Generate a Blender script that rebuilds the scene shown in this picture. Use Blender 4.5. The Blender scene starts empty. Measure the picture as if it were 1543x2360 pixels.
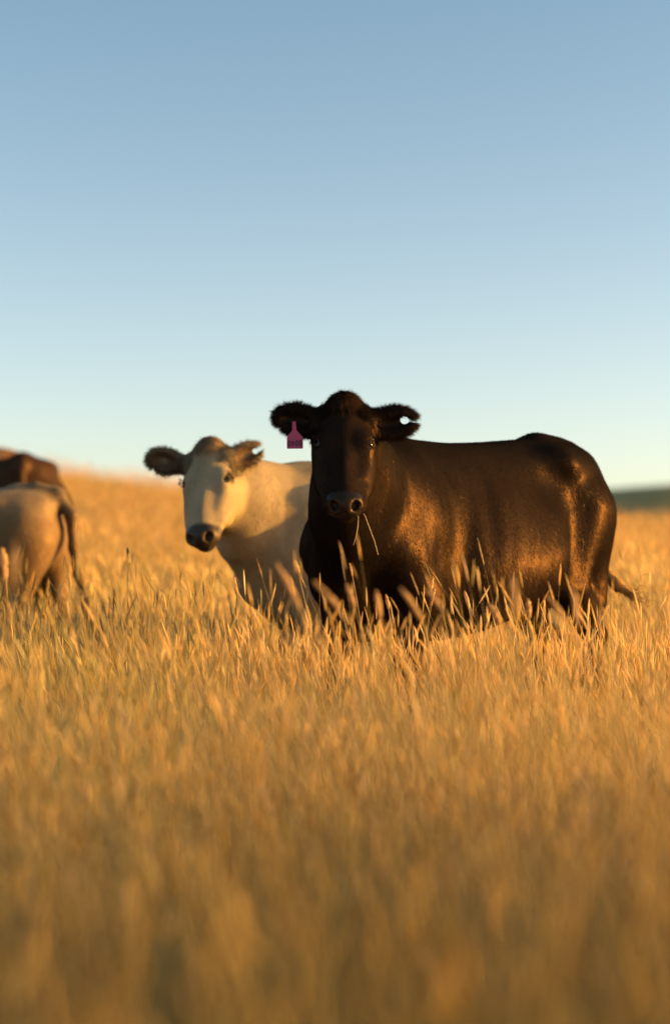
import bpy, math, random
import numpy as np
from mathutils import Vector, Matrix

random.seed(7)
rng = np.random.default_rng(7)
scene = bpy.context.scene
col = scene.collection

# ------------------------------------------------------------------ camera
cam_d = bpy.data.cameras.new("camera")
cam = bpy.data.objects.new("camera", cam_d)
col.objects.link(cam)
cam.location = (0, 0, 0)
cam.rotation_euler = (math.radians(90), 0, 0)
cam_d.sensor_fit = 'VERTICAL'
cam_d.sensor_height = 36.0
cam_d.lens = 110.0
cam_d.clip_start = 0.1
cam_d.clip_end = 6000
cam_d.dof.use_dof = True
cam_d.dof.focus_distance = 12.0
cam_d.dof.aperture_fstop = 2.0
scene.camera = cam

# ------------------------------------------------------------------ sky, sun, exposure
SUN_EL = math.radians(4.5)
SUN_AZ = math.radians(0.5)          # 0 = straight from +X (picture right), positive swings away from the camera
sun_dir = Vector((math.cos(SUN_AZ) * math.cos(SUN_EL), math.sin(SUN_AZ) * math.cos(SUN_EL), math.sin(SUN_EL)))
world = bpy.data.worlds.new("World")
scene.world = world
world.use_nodes = True
nt = world.node_tree
nt.nodes.clear()
out = nt.nodes.new("ShaderNodeOutputWorld")
bg = nt.nodes.new("ShaderNodeBackground")
sky = nt.nodes.new("ShaderNodeTexSky")
sky.sky_type = 'NISHITA'
sky.sun_disc = False
sky.sun_elevation = SUN_EL
sky.sun_rotation = math.pi / 2 - SUN_AZ
sky.altitude = 300
sky.air_density = .658
sky.dust_density = 1.7
sky.ozone_density = .43
tc = nt.nodes.new("ShaderNodeTexCoord")
mp = nt.nodes.new("ShaderNodeMapping")
mp.vector_type = 'POINT'
mp.inputs['Scale'].default_value = (1.96, 1.0, 1.97)
mp.inputs['Location'].default_value = (0, 0, .0523)
nrm = nt.nodes.new("ShaderNodeVectorMath"); nrm.operation = 'NORMALIZE'
nt.links.new(tc.outputs['Generated'], mp.inputs['Vector'])
nt.links.new(mp.outputs['Vector'], nrm.inputs[0])
nt.links.new(nrm.outputs['Vector'], sky.inputs['Vector'])
tint = nt.nodes.new("ShaderNodeVectorMath"); tint.operation = 'MULTIPLY'
sx = nt.nodes.new("ShaderNodeSeparateXYZ")
nt.links.new(tc.outputs['Generated'], sx.inputs[0])
ramp = nt.nodes.new("ShaderNodeMapRange"); ramp.interpolation_type = 'SMOOTHSTEP'
ramp.inputs['From Min'].default_value = 0.0; ramp.inputs['From Max'].default_value = 0.22
nt.links.new(sx.outputs['Z'], ramp.inputs['Value'])
hue = nt.nodes.new("ShaderNodeMix"); hue.data_type = 'RGBA'
hue.inputs['A'].default_value = (1.09, 1.02, .985, 1)
hue.inputs['B'].default_value = (.80, .95, .98, 1)
nt.links.new(ramp.outputs['Result'], hue.inputs['Factor'])
nt.links.new(hue.outputs['Result'], tint.inputs[1])
nt.links.new(sky.outputs['Color'], tint.inputs[0])
nt.links.new(tint.outputs['Vector'], bg.inputs['Color'])
nt.links.new(bg.outputs['Background'], out.inputs['Surface'])
bg.inputs['Strength'].default_value = 0.15

sun_d = bpy.data.lights.new("sun", 'SUN')
sun = bpy.data.objects.new("sun", sun_d)
col.objects.link(sun)
sun.rotation_euler = sun_dir.to_track_quat('Z', 'Y').to_euler()
sun_d.energy = 4.6
sun_d.angle = math.radians(0.6)
sun_d.color = (1.0, 0.56, 0.12)

scene.view_settings.view_transform = 'Standard'
scene.view_settings.look = 'None'
scene.view_settings.exposure = 1.38
scene.view_settings.gamma = 1.0
scene.view_settings.use_curve_mapping = False
scene.cycles.use_denoising = True
scene.cycles.max_bounces = 6
scene.cycles.diffuse_bounces = 3
scene.cycles.transparent_max_bounces = 4


# ------------------------------------------------------------------ small helpers
def tag(o, label=None, cat=None, group=None, kind=None):
    if label: o['label'] = label
    if cat: o['category'] = cat
    if group: o['group'] = group
    if kind: o['kind'] = kind
    return o


def empty(name, loc, rz=0.0, scale=1.0):
    o = bpy.data.objects.new(name, None)
    col.objects.link(o)
    o.location = loc
    o.rotation_euler = (0, 0, rz)
    o.scale = (scale,) * 3
    o.empty_display_size = 0.1
    return o


def mesh_obj(name, verts, faces, mat, parent=None, smooth=True, loop_total=None):
    """verts (N,3); faces (M,k) int array, or a list of such arrays."""
    me = bpy.data.meshes.new(name)
    verts = np.asarray(verts, np.float32)
    fl = faces if isinstance(faces, list) else [faces]
    fl = [np.asarray(f, np.int32) for f in fl if len(f)]
    nl = sum(f.size for f in fl)
    nf = sum(len(f) for f in fl)
    me.vertices.add(len(verts))
    me.vertices.foreach_set('co', verts.ravel())
    me.loops.add(nl)
    me.loops.foreach_set('vertex_index', np.concatenate([f.ravel() for f in fl]))
    me.polygons.add(nf)
    tot = np.concatenate([np.full(len(f), f.shape[1], np.int32) for f in fl])
    st = np.concatenate([[0], np.cumsum(tot)[:-1]]).astype(np.int32)
    me.polygons.foreach_set('loop_start', st)
    me.polygons.foreach_set('use_smooth', np.full(nf, smooth))
    me.update(calc_edges=True)
    me.validate()
    if mat: me.materials.append(mat)
    o = bpy.data.objects.new(name, me)
    col.objects.link(o)
    if parent: o.parent = parent
    return o


def set_col(o, rgb, name='tint'):
    rgb = np.asarray(rgb, np.float32)
    a = np.ones((len(rgb), 4), np.float32)
    a[:, :rgb.shape[1]] = rgb
    at = o.data.attributes.new(name, 'FLOAT_COLOR', 'POINT')
    at.data.foreach_set('color', a.ravel())


def set_float(o, v, name):
    at = o.data.attributes.new(name, 'FLOAT', 'POINT')
    at.data.foreach_set('value', np.asarray(v, np.float32))


def vnoise(p, seed=0):
    """value noise in 0..1, p (N,3)"""
    p = np.asarray(p, np.float64)
    i = np.floor(p).astype(np.int64)
    f = p - i
    f = f * f * (3 - 2 * f)

    def h(ix, iy, iz):
        n = (ix * 374761393 + iy * 668265263 + iz * 2147483647 + seed * 974634777) & 0xffffffff
        n = ((n ^ (n >> 13)) * 1274126177) & 0xffffffff
        return ((n ^ (n >> 16)) & 0xffff) / 65535.0
    r = 0
    for dx in (0, 1):
        for dy in (0, 1):
            for dz in (0, 1):
                w = (f[:, 0] if dx else 1 - f[:, 0]) * (f[:, 1] if dy else 1 - f[:, 1]) * (f[:, 2] if dz else 1 - f[:, 2])
                r = r + w * h(i[:, 0] + dx, i[:, 1] + dy, i[:, 2] + dz)
    return r


def smooth(a, b, x):
    t = np.clip((x - a) / (b - a), 0, 1)
    return t * t * (3 - 2 * t)


# ------------------------------------------------------------------ materials
def new_mat(name):
    m = bpy.data.materials.new(name)
    m.use_nodes = True
    n = m.node_tree.nodes
    b = n.get('Principled BSDF')
    return m, m.node_tree, b


def coat_material(name, rough=0.5, spec=0.5, sheen=0.0, sheen_col=(1, .8, .6), bump=0.35, streak=0.35, spec_tint=(1, 1, 1), lustre=0.0):
    """hide with short hair: albedo from the 'tint' attribute, streaked along the body, wet skin where 'wet' is 1"""
    m, t, b = new_mat(name)
    L = t.links.new
    a = t.nodes.new('ShaderNodeAttribute'); a.attribute_name = 'tint'
    w = t.nodes.new('ShaderNodeAttribute'); w.attribute_name = 'wet'
    g = t.nodes.new('ShaderNodeTexCoord')
    mp = t.nodes.new('ShaderNodeMapping'); mp.inputs['Scale'].default_value = (140, 140, 34)
    nz = t.nodes.new('ShaderNodeTexNoise'); nz.inputs['Scale'].default_value = 1.0; nz.inputs['Detail'].default_value = 3
    L(g.outputs['Object'], mp.inputs['Vector']); L(mp.outputs['Vector'], nz.inputs['Vector'])
    nz2 = t.nodes.new('ShaderNodeTexNoise'); nz2.inputs['Scale'].default_value = 9.0; nz2.inputs['Detail'].default_value = 4
    L(g.outputs['Object'], nz2.inputs['Vector'])
    mr = t.nodes.new('ShaderNodeMapRange'); mr.inputs['To Min'].default_value = 1 - streak; mr.inputs['To Max'].default_value = 1 + streak
    L(nz.outputs['Fac'], mr.inputs['Value'])
    mr2 = t.nodes.new('ShaderNodeMapRange'); mr2.inputs['To Min'].default_value = 0.75; mr2.inputs['To Max'].default_value = 1.28
    L(nz2.outputs['Fac'], mr2.inputs['Value'])
    mu = t.nodes.new('ShaderNodeMath'); mu.operation = 'MULTIPLY'
    L(mr.outputs['Result'], mu.inputs[0]); L(mr2.outputs['Result'], mu.inputs[1])
    vm = t.nodes.new('ShaderNodeVectorMath'); vm.operation = 'SCALE'
    L(a.outputs['Color'], vm.inputs[0]); L(mu.outputs['Value'], vm.inputs['Scale'])
    L(vm.outputs['Vector'], b.inputs['Base Color'])
    rr = t.nodes.new('ShaderNodeMapRange'); rr.inputs['To Min'].default_value = rough; rr.inputs['To Max'].default_value = 0.45
    L(w.outputs['Fac'], rr.inputs['Value']); L(rr.outputs['Result'], b.inputs['Roughness'])
    b.inputs['Specular IOR Level'].default_value = spec
    b.inputs['Sheen Weight'].default_value = sheen
    b.inputs['Sheen Roughness'].default_value = 0.45
    b.inputs['Sheen Tint'].default_value = (*sheen_col, 1)
    b.inputs['Specular Tint'].default_value = (*spec_tint, 1)
    bp = t.nodes.new('ShaderNodeBump'); bp.inputs['Strength'].default_value = bump; bp.inputs['Distance'].default_value = 0.004
    L(nz.outputs['Fac'], bp.inputs['Height']); L(bp.outputs['Normal'], b.inputs['Normal'])
    if lustre: add_lustre(t, b, lustre, rough, spec_tint, bp, w)
    return m


def add_lustre(t, b, amount, rough, tint, bp=None, wet=None, broad=.14):
    """hair shines in its own brown, at every angle alike, instead of with a white film"""
    L = t.links.new
    b.inputs['Specular IOR Level'].default_value = 0.0
    if wet is not None:
        wm = t.nodes.new('ShaderNodeMath'); wm.operation = 'MULTIPLY'; wm.inputs[1].default_value = .28
        L(wet.outputs['Fac'], wm.inputs[0]); L(wm.outputs['Value'], b.inputs['Specular IOR Level'])
    g = t.nodes.new('ShaderNodeBsdfAnisotropic'); g.distribution = 'GGX'
    g.inputs['Color'].default_value = (*tint, 1); g.inputs['Roughness'].default_value = rough
    if bp is not None: L(bp.outputs['Normal'], g.inputs['Normal'])
    g2 = t.nodes.new('ShaderNodeBsdfAnisotropic'); g2.distribution = 'GGX'
    g2.inputs['Color'].default_value = (*tint, 1); g2.inputs['Roughness'].default_value = min(.64, rough + .24)
    if bp is not None: L(bp.outputs['Normal'], g2.inputs['Normal'])
    mg = t.nodes.new('ShaderNodeMixShader'); mg.inputs['Fac'].default_value = broad
    L(g.outputs['BSDF'], mg.inputs[1]); L(g2.outputs['BSDF'], mg.inputs[2])
    mx = t.nodes.new('ShaderNodeMixShader'); mx.inputs['Fac'].default_value = amount
    L(b.outputs['BSDF'], mx.inputs[1]); L(mg.outputs['Shader'], mx.inputs[2])
    L(mx.outputs['Shader'], t.nodes['Material Output'].inputs['Surface'])


def hair_material(name, rough=0.45, spec=0.5, sheen=0.0, sheen_col=(1, .8, .6), spec_tint=(1, 1, 1), lustre=0.0):
    m, t, b = new_mat(name)
    a = t.nodes.new('ShaderNodeAttribute'); a.attribute_name = 'tint'
    t.links.new(a.outputs['Color'], b.inputs['Base Color'])
    b.inputs['Roughness'].default_value = rough
    b.inputs['Specular IOR Level'].default_value = spec
    b.inputs['Sheen Weight'].default_value = sheen
    b.inputs['Sheen Roughness'].default_value = 0.45
    b.inputs['Sheen Tint'].default_value = (*sheen_col, 1)
    b.inputs['Specular Tint'].default_value = (*spec_tint, 1)
    if lustre: add_lustre(t, b, lustre, rough, spec_tint)
    return m


def plain_material(name, rgb, rough=0.5, spec=0.5):
    m, t, b = new_mat(name)
    b.inputs['Base Color'].default_value = (*rgb, 1)
    b.inputs['Roughness'].default_value = rough
    b.inputs['Specular IOR Level'].default_value = spec
    return m


def straw_material(name, trans=0.42):
    m, t, b = new_mat(name)
    L = t.links.new
    a = t.nodes.new('ShaderNodeAttribute'); a.attribute_name = 'tint'
    L(a.outputs['Color'], b.inputs['Base Color'])
    b.inputs['Roughness'].default_value = 0.55
    b.inputs['Specular IOR Level'].default_value = 0.35
    tr = t.nodes.new('ShaderNodeBsdfTranslucent')
    L(a.outputs['Color'], tr.inputs['Color'])
    mx = t.nodes.new('ShaderNodeMixShader'); mx.inputs['Fac'].default_value = trans
    L(b.outputs['BSDF'], mx.inputs[1]); L(tr.outputs['BSDF'], mx.inputs[2])
    L(mx.outputs['Shader'], t.nodes['Material Output'].inputs['Surface'])
    return m


# ------------------------------------------------------------------ terrain
def ground_z(x, y):
    x = np.asarray(x, float); y = np.asarray(y, float)
    if x.ndim == 0: return ground_z(x[None], y[None])[0]
    u = (x + 6.5) * 0.095
    hc = 0.74 - 1.46 * np.tanh(u)
    t = np.clip((y - 12.5) / 57.5, 0, None)
    rise = np.where(t < 1, t * t * (1.55 - 0.55 * t) , 1.0)
    z = -1.0 + (hc + 1.0) * rise
    z = z - np.where(y > 70, 0.0022 * (np.clip(y, 70, 150) - 70) ** 2, 0)
    n = vnoise(np.stack([x * .22, y * .12, 0 * x], -1), 3) - .5
    n2 = vnoise(np.stack([x * .9, y * .6, 0 * x], -1), 5) - .5
    z = z + (n * .12 + n2 * .03) * smooth(16, 24, y)
    return z


def build_ground():
    xs = np.concatenate([np.linspace(-2500, -60, 24)[:-1], np.linspace(-60, 60, 121), np.linspace(60, 2500, 24)[1:]])
    ys = np.concatenate([np.linspace(-400, -6, 10)[:-1], np.linspace(-6, 110, 180), np.linspace(110, 4000, 40)[1:]])
    X, Y = np.meshgrid(xs, ys)
    # far from the pasture the ground runs out level
    Z = ground_z(X.ravel(), Y.ravel()).reshape(X.shape)
    n, m = X.shape
    idx = np.arange(n * m).reshape(n, m)
    f = np.stack([idx[:-1, :-1], idx[:-1, 1:], idx[1:, 1:], idx[1:, :-1]], -1).reshape(-1, 4)
    m_, t, b = new_mat('dry_soil_and_thatch')
    L = t.links.new
    g = t.nodes.new('ShaderNodeTexCoord')
    nz = t.nodes.new('ShaderNodeTexNoise'); nz.inputs['Scale'].default_value = 3.0; nz.inputs['Detail'].default_value = 8
    L(g.outputs['Object'], nz.inputs['Vector'])
    cr = t.nodes.new('ShaderNodeValToRGB')
    cr.color_ramp.elements[0].position = 0.3; cr.color_ramp.elements[0].color = (.16, .09, .03, 1)
    cr.color_ramp.elements[1].position = 0.7; cr.color_ramp.elements[1].color = (.36, .21, .075, 1)
    L(nz.outputs['Fac'], cr.inputs['Fac']); L(cr.outputs['Color'], b.inputs['Base Color'])
    b.inputs['Roughness'].default_value = 0.9
    bp = t.nodes.new('ShaderNodeBump'); bp.inputs['Strength'].default_value = .6; bp.inputs['Distance'].default_value = .05
    L(nz.outputs['Fac'], bp.inputs['Height']); L(bp.outputs['Normal'], b.inputs['Normal'])
    o = mesh_obj('ground', np.stack([X.ravel(), Y.ravel(), Z.ravel()], -1), f, m_)
    tag(o, 'golden pasture slope rising to a low grassy crest', kind='structure')


def build_far_hill():
    # a long low wooded hill some four hundred metres off, seen past the crest at the right
    n = 120
    xs = np.linspace(-60, 420, n); ys = np.linspace(360, 620, 50)
    X, Y = np.meshgrid(xs, ys)
    e = np.clip((X + 60) / 120, 0, 1); e = e * e * (3 - 2 * e)
    r = np.clip((420 - X) / 250, 0, 1); r = r * r * (3 - 2 * r)
    d = np.clip((Y - 360) / 90, 0, 1); d = d * d * (3 - 2 * d)
    d2 = np.clip((620 - Y) / 120, 0, 1); d2 = d2 * d2 * (3 - 2 * d2)
    P = np.stack([X.ravel() * .05, Y.ravel() * .05, 0 * X.ravel()], -1)
    hh = 19.2 * np.minimum(e, 1) * r * d * d2
    bump = (vnoise(P * 3, 2) * 0.9 + vnoise(P * 9, 4) * 0.35).reshape(X.shape) * d * d2
    Z = -15.5 + hh + bump
    idx = np.arange(X.size).reshape(X.shape)
    f = np.stack([idx[:-1, :-1], idx[:-1, 1:], idx[1:, 1:], idx[1:, :-1]], -1).reshape(-1, 4)
    m, t, b = new_mat('distant_scrub')
    L = t.links.new
    g = t.nodes.new('ShaderNodeTexCoord')
    nz = t.nodes.new('ShaderNodeTexNoise'); nz.inputs['Scale'].default_value = .09; nz.inputs['Detail'].default_value = 6
    L(g.outputs['Object'], nz.inputs['Vector'])
    cr = t.nodes.new('ShaderNodeValToRGB')
    cr.color_ramp.elements[0].position = 0.35; cr.color_ramp.elements[0].color = (.24, .18, .05, 1)
    cr.color_ramp.elements[1].position = 0.7; cr.color_ramp.elements[1].color = (.33, .24, .085, 1)
    L(nz.outputs['Fac'], cr.inputs['Fac']); L(cr.outputs['Color'], b.inputs['Base Color'])
    b.inputs['Roughness'].default_value = 1
    o = mesh_obj('hill', np.stack([X.ravel(), Y.ravel(), Z.ravel()], -1), f, m)
    tag(o, 'distant low olive green hill beyond the golden crest at right', kind='structure')


# ------------------------------------------------------------------ implicit modelling kit
def smin(a, b, k):
    h = np.maximum(k - np.abs(a - b), 0) / k
    return np.minimum(a, b) - h * h * k * 0.25


def smax(a, b, k):
    return -smin(-a, -b, k)


def spl(xs, vs):
    xs = np.asarray(xs, float); vs = np.asarray(vs, float)
    # monotone-ish cubic through the table (Catmull-Rom tangents)
    m = np.gradient(vs, xs)

    def f(x):
        x = np.clip(x, xs[0], xs[-1])
        i = np.clip(np.searchsorted(xs, x) - 1, 0, len(xs) - 2)
        h = xs[i + 1] - xs[i]; t = (x - xs[i]) / h
        t2, t3 = t * t, t * t * t
        return (2 * t3 - 3 * t2 + 1) * vs[i] + (t3 - 2 * t2 + t) * h * m[i] + (-2 * t3 + 3 * t2) * vs[i + 1] + (t3 - t2) * h * m[i + 1]
    return f


def round_cone(a, b, ra, rb):
    a = np.asarray(a, float); b = np.asarray(b, float)
    ab = b - a; L2 = ab @ ab

    def f(p):
        q = p - a
        t = np.clip((q @ ab) / L2, 0, 1)
        return np.linalg.norm(q - t[:, None] * ab, axis=1) - (ra + (rb - ra) * t)
    c = (a + b) / 2
    return f, c, math.sqrt(L2) / 2 + max(ra, rb)


def ellipsoid(c, r, R=None):
    c = np.asarray(c, float); r = np.asarray(r, float)
    R = np.eye(3) if R is None else np.asarray(R, float)   # rows = local axes

    def f(p):
        q = (p - c) @ R.T
        k0 = np.linalg.norm(q / r, axis=1)
        k1 = np.linalg.norm(q / (r * r), axis=1)
        return np.where(k1 > 1e-9, k0 * (k0 - 1) / np.maximum(k1, 1e-9), -r.min())
    return f, c, r.max()


def loft(xs, top, bot, wid, exp=2.3, skew_t=None, skew_b=None, frame=None, origin=None, cf=.5):
    """solid along the first axis with a top, bottom and half-width profile; frame rows = (along, side, up)"""
    ft, fb, fw = spl(xs, top), spl(xs, bot), spl(xs, wid)
    fe = spl(xs, exp) if isinstance(exp, list) else None
    st = spl(xs, skew_t) if skew_t is not None else None
    sb = spl(xs, skew_b) if skew_b is not None else None
    x0, x1 = xs[0], xs[-1]

    def f(p):
        q = p if frame is None else (p - origin) @ frame.T
        x = q[:, 0]
        t, b, w = ft(x), fb(x), np.maximum(fw(x), 1e-3)
        h = np.maximum((t - b) / 2, 1e-3); c = b + 2 * h * cf
        n = (q[:, 2] - c) / (2 * h); n = np.where(n > 0, n / (1 - cf), n / cf)
        ww = w.copy()
        if st is not None: ww = ww * (1 - st(x) * np.clip(.5 * (n + np.sqrt(n * n + .12)) - .05, 0, 1.2))
        if sb is not None: ww = ww * (1 - sb(x) * np.clip(.5 * (-n + np.sqrt(n * n + .12)) - .05, 0, 1.2))
        v = q[:, 1] / np.maximum(ww, 1e-3)
        ex = fe(x) if fe is not None else exp
        k = (np.abs(v) ** ex + np.abs(n) ** ex) ** (1 / ex)
        d = (k - 1) * np.minimum(ww, h) * 0.9
        over = np.maximum(np.maximum(x0 - x, x - x1), 0)
        return np.where(over > 0, np.sqrt(np.maximum(d, 0) ** 2 + over ** 2), d)
    P = np.array([[x0, 0, min(bot)], [x1, 0, max(top)]], float)
    c = P.mean(0); r = np.linalg.norm(P[1] - P[0]) / 2 + max(wid)
    if frame is not None: c = origin + c @ frame
    return f, c, r


class Solid:
    def __init__(self): self.ops = []
    def add(self, prim, k=0.05): self.ops.append(('u', prim, k))
    def sub(self, prim, k=0.01): self.ops.append(('s', prim, k))

    def eval(self, p):
        d = np.full(len(p), 9.0)
        for op, (f, c, r), k in self.ops:
            m = np.linalg.norm(p - c, axis=1) < r + k + 0.16
            if not m.any(): continue
            v = f(p[m])
            if op == 'u': d[m] = smin(d[m], v, k)
            else: d[m] = smax(d[m], -v, k)
        return d

    def mesh(self, lo, hi, h):
        B = 8
        lo = np.asarray(lo, float); hi = np.asarray(hi, float)
        nb = np.ceil((hi - lo) / (h * B)).astype(int)
        n = nb * B
        g = np.stack(np.meshgrid(*[np.arange(k) for k in nb], indexing='ij'), -1).reshape(-1, 3)
        cen = lo + (g + .5) * h * B
        d = self.eval(cen)
        V = np.full(tuple(n), 1.0, np.float32)
        sgn = np.repeat(np.repeat(np.repeat(np.sign(d).reshape(tuple(nb)), B, 0), B, 1), B, 2)
        V[:] = sgn
        keep = np.abs(d) < h * B * 1.25 + 0.012
        loc = np.stack(np.meshgrid(*[np.arange(B)] * 3, indexing='ij'), -1).reshape(-1, 3)
        gk = g[keep]
        for s in range(0, len(gk), 1500):
            gg = gk[s:s + 1500]
            ii = (gg[:, None, :] * B + loc[None]).reshape(-1, 3)
            V[ii[:, 0], ii[:, 1], ii[:, 2]] = self.eval(lo + ii * h)
        # surface nets
        ins = V < 0
        c = np.zeros(tuple(n - 1), np.uint8)
        offs = [(a, b_, c_) for a in (0, 1) for b_ in (0, 1) for c_ in (0, 1)]
        for o in offs:
            c += ins[o[0]:n[0] - 1 + o[0], o[1]:n[1] - 1 + o[1], o[2]:n[2] - 1 + o[2]]
        act = np.argwhere((c > 0) & (c < 8))
        vid = np.full(tuple(n - 1), -1, np.int32)
        vid[act[:, 0], act[:, 1], act[:, 2]] = np.arange(len(act))
        acc = np.zeros((len(act), 3)); cnt = np.zeros(len(act))
        for i, o in enumerate(offs):
            for ax in range(3):
                if o[ax]: continue
                o2 = list(o); o2[ax] = 1
                a = V[act[:, 0] + o[0], act[:, 1] + o[1], act[:, 2] + o[2]]
                b = V[act[:, 0] + o2[0], act[:, 1] + o2[1], act[:, 2] + o2[2]]
                m = (a < 0) != (b < 0)
                t = np.where(m, a / np.where(m, a - b, 1), 0)
                pos = np.tile(np.array(o, float), (len(act), 1)); pos[:, ax] = t
                acc[m] += pos[m]; cnt[m] += 1
        verts = lo + (act + acc / cnt[:, None]) * h
        quads = []
        for ax in range(3):
            u, v = (ax + 1) % 3, (ax + 2) % 3
            sl0 = [slice(None)] * 3; sl1 = [slice(None)] * 3
            sl0[ax] = slice(0, -1); sl1[ax] = slice(1, None)
            e0, e1 = ins[tuple(sl0)], ins[tuple(sl1)]
            ed = np.argwhere(e0 != e1)
            ed = ed[(ed[:, u] > 0) & (ed[:, v] > 0) & (ed[:, u] < n[u] - 1) & (ed[:, v] < n[v] - 1)]
            fl = e0[ed[:, 0], ed[:, 1], ed[:, 2]]
            q = []
            for du, dv in ((0, 0), (-1, 0), (-1, -1), (0, -1)):
                w = ed.copy(); w[:, u] += du; w[:, v] += dv
                q.append(vid[w[:, 0], w[:, 1], w[:, 2]])
            q = np.stack(q, -1)
            q[~fl] = q[~fl][:, ::-1]
            quads.append(q)
        quads = np.concatenate(quads)
        quads = quads[(quads >= 0).all(1)]
        # two passes of light smoothing
        e = np.concatenate([quads[:, [0, 1]], quads[:, [1, 2]], quads[:, [2, 3]], quads[:, [3, 0]]])
        for lam in (0.5, -0.35, 0.5, -0.35):
            s = np.zeros_like(verts); k = np.zeros(len(verts))
            for j in range(3):
                s[:, j] = np.bincount(e[:, 0], verts[e[:, 1], j], len(verts)) + np.bincount(e[:, 1], verts[e[:, 0], j], len(verts))
            k = np.bincount(e[:, 0], minlength=len(verts)) + np.bincount(e[:, 1], minlength=len(verts))
            verts = verts + lam * (s / np.maximum(k, 1)[:, None] - verts)
        return verts, quads

    def normals(self, p, e=0.004):
        g = np.stack([self.eval(p + np.eye(3)[i] * e) - self.eval(p - np.eye(3)[i] * e) for i in range(3)], -1)
        return g / np.maximum(np.linalg.norm(g, axis=1, keepdims=True), 1e-9)


def unit(v):
    v = np.asarray(v, float)
    return v / np.linalg.norm(v)


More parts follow.
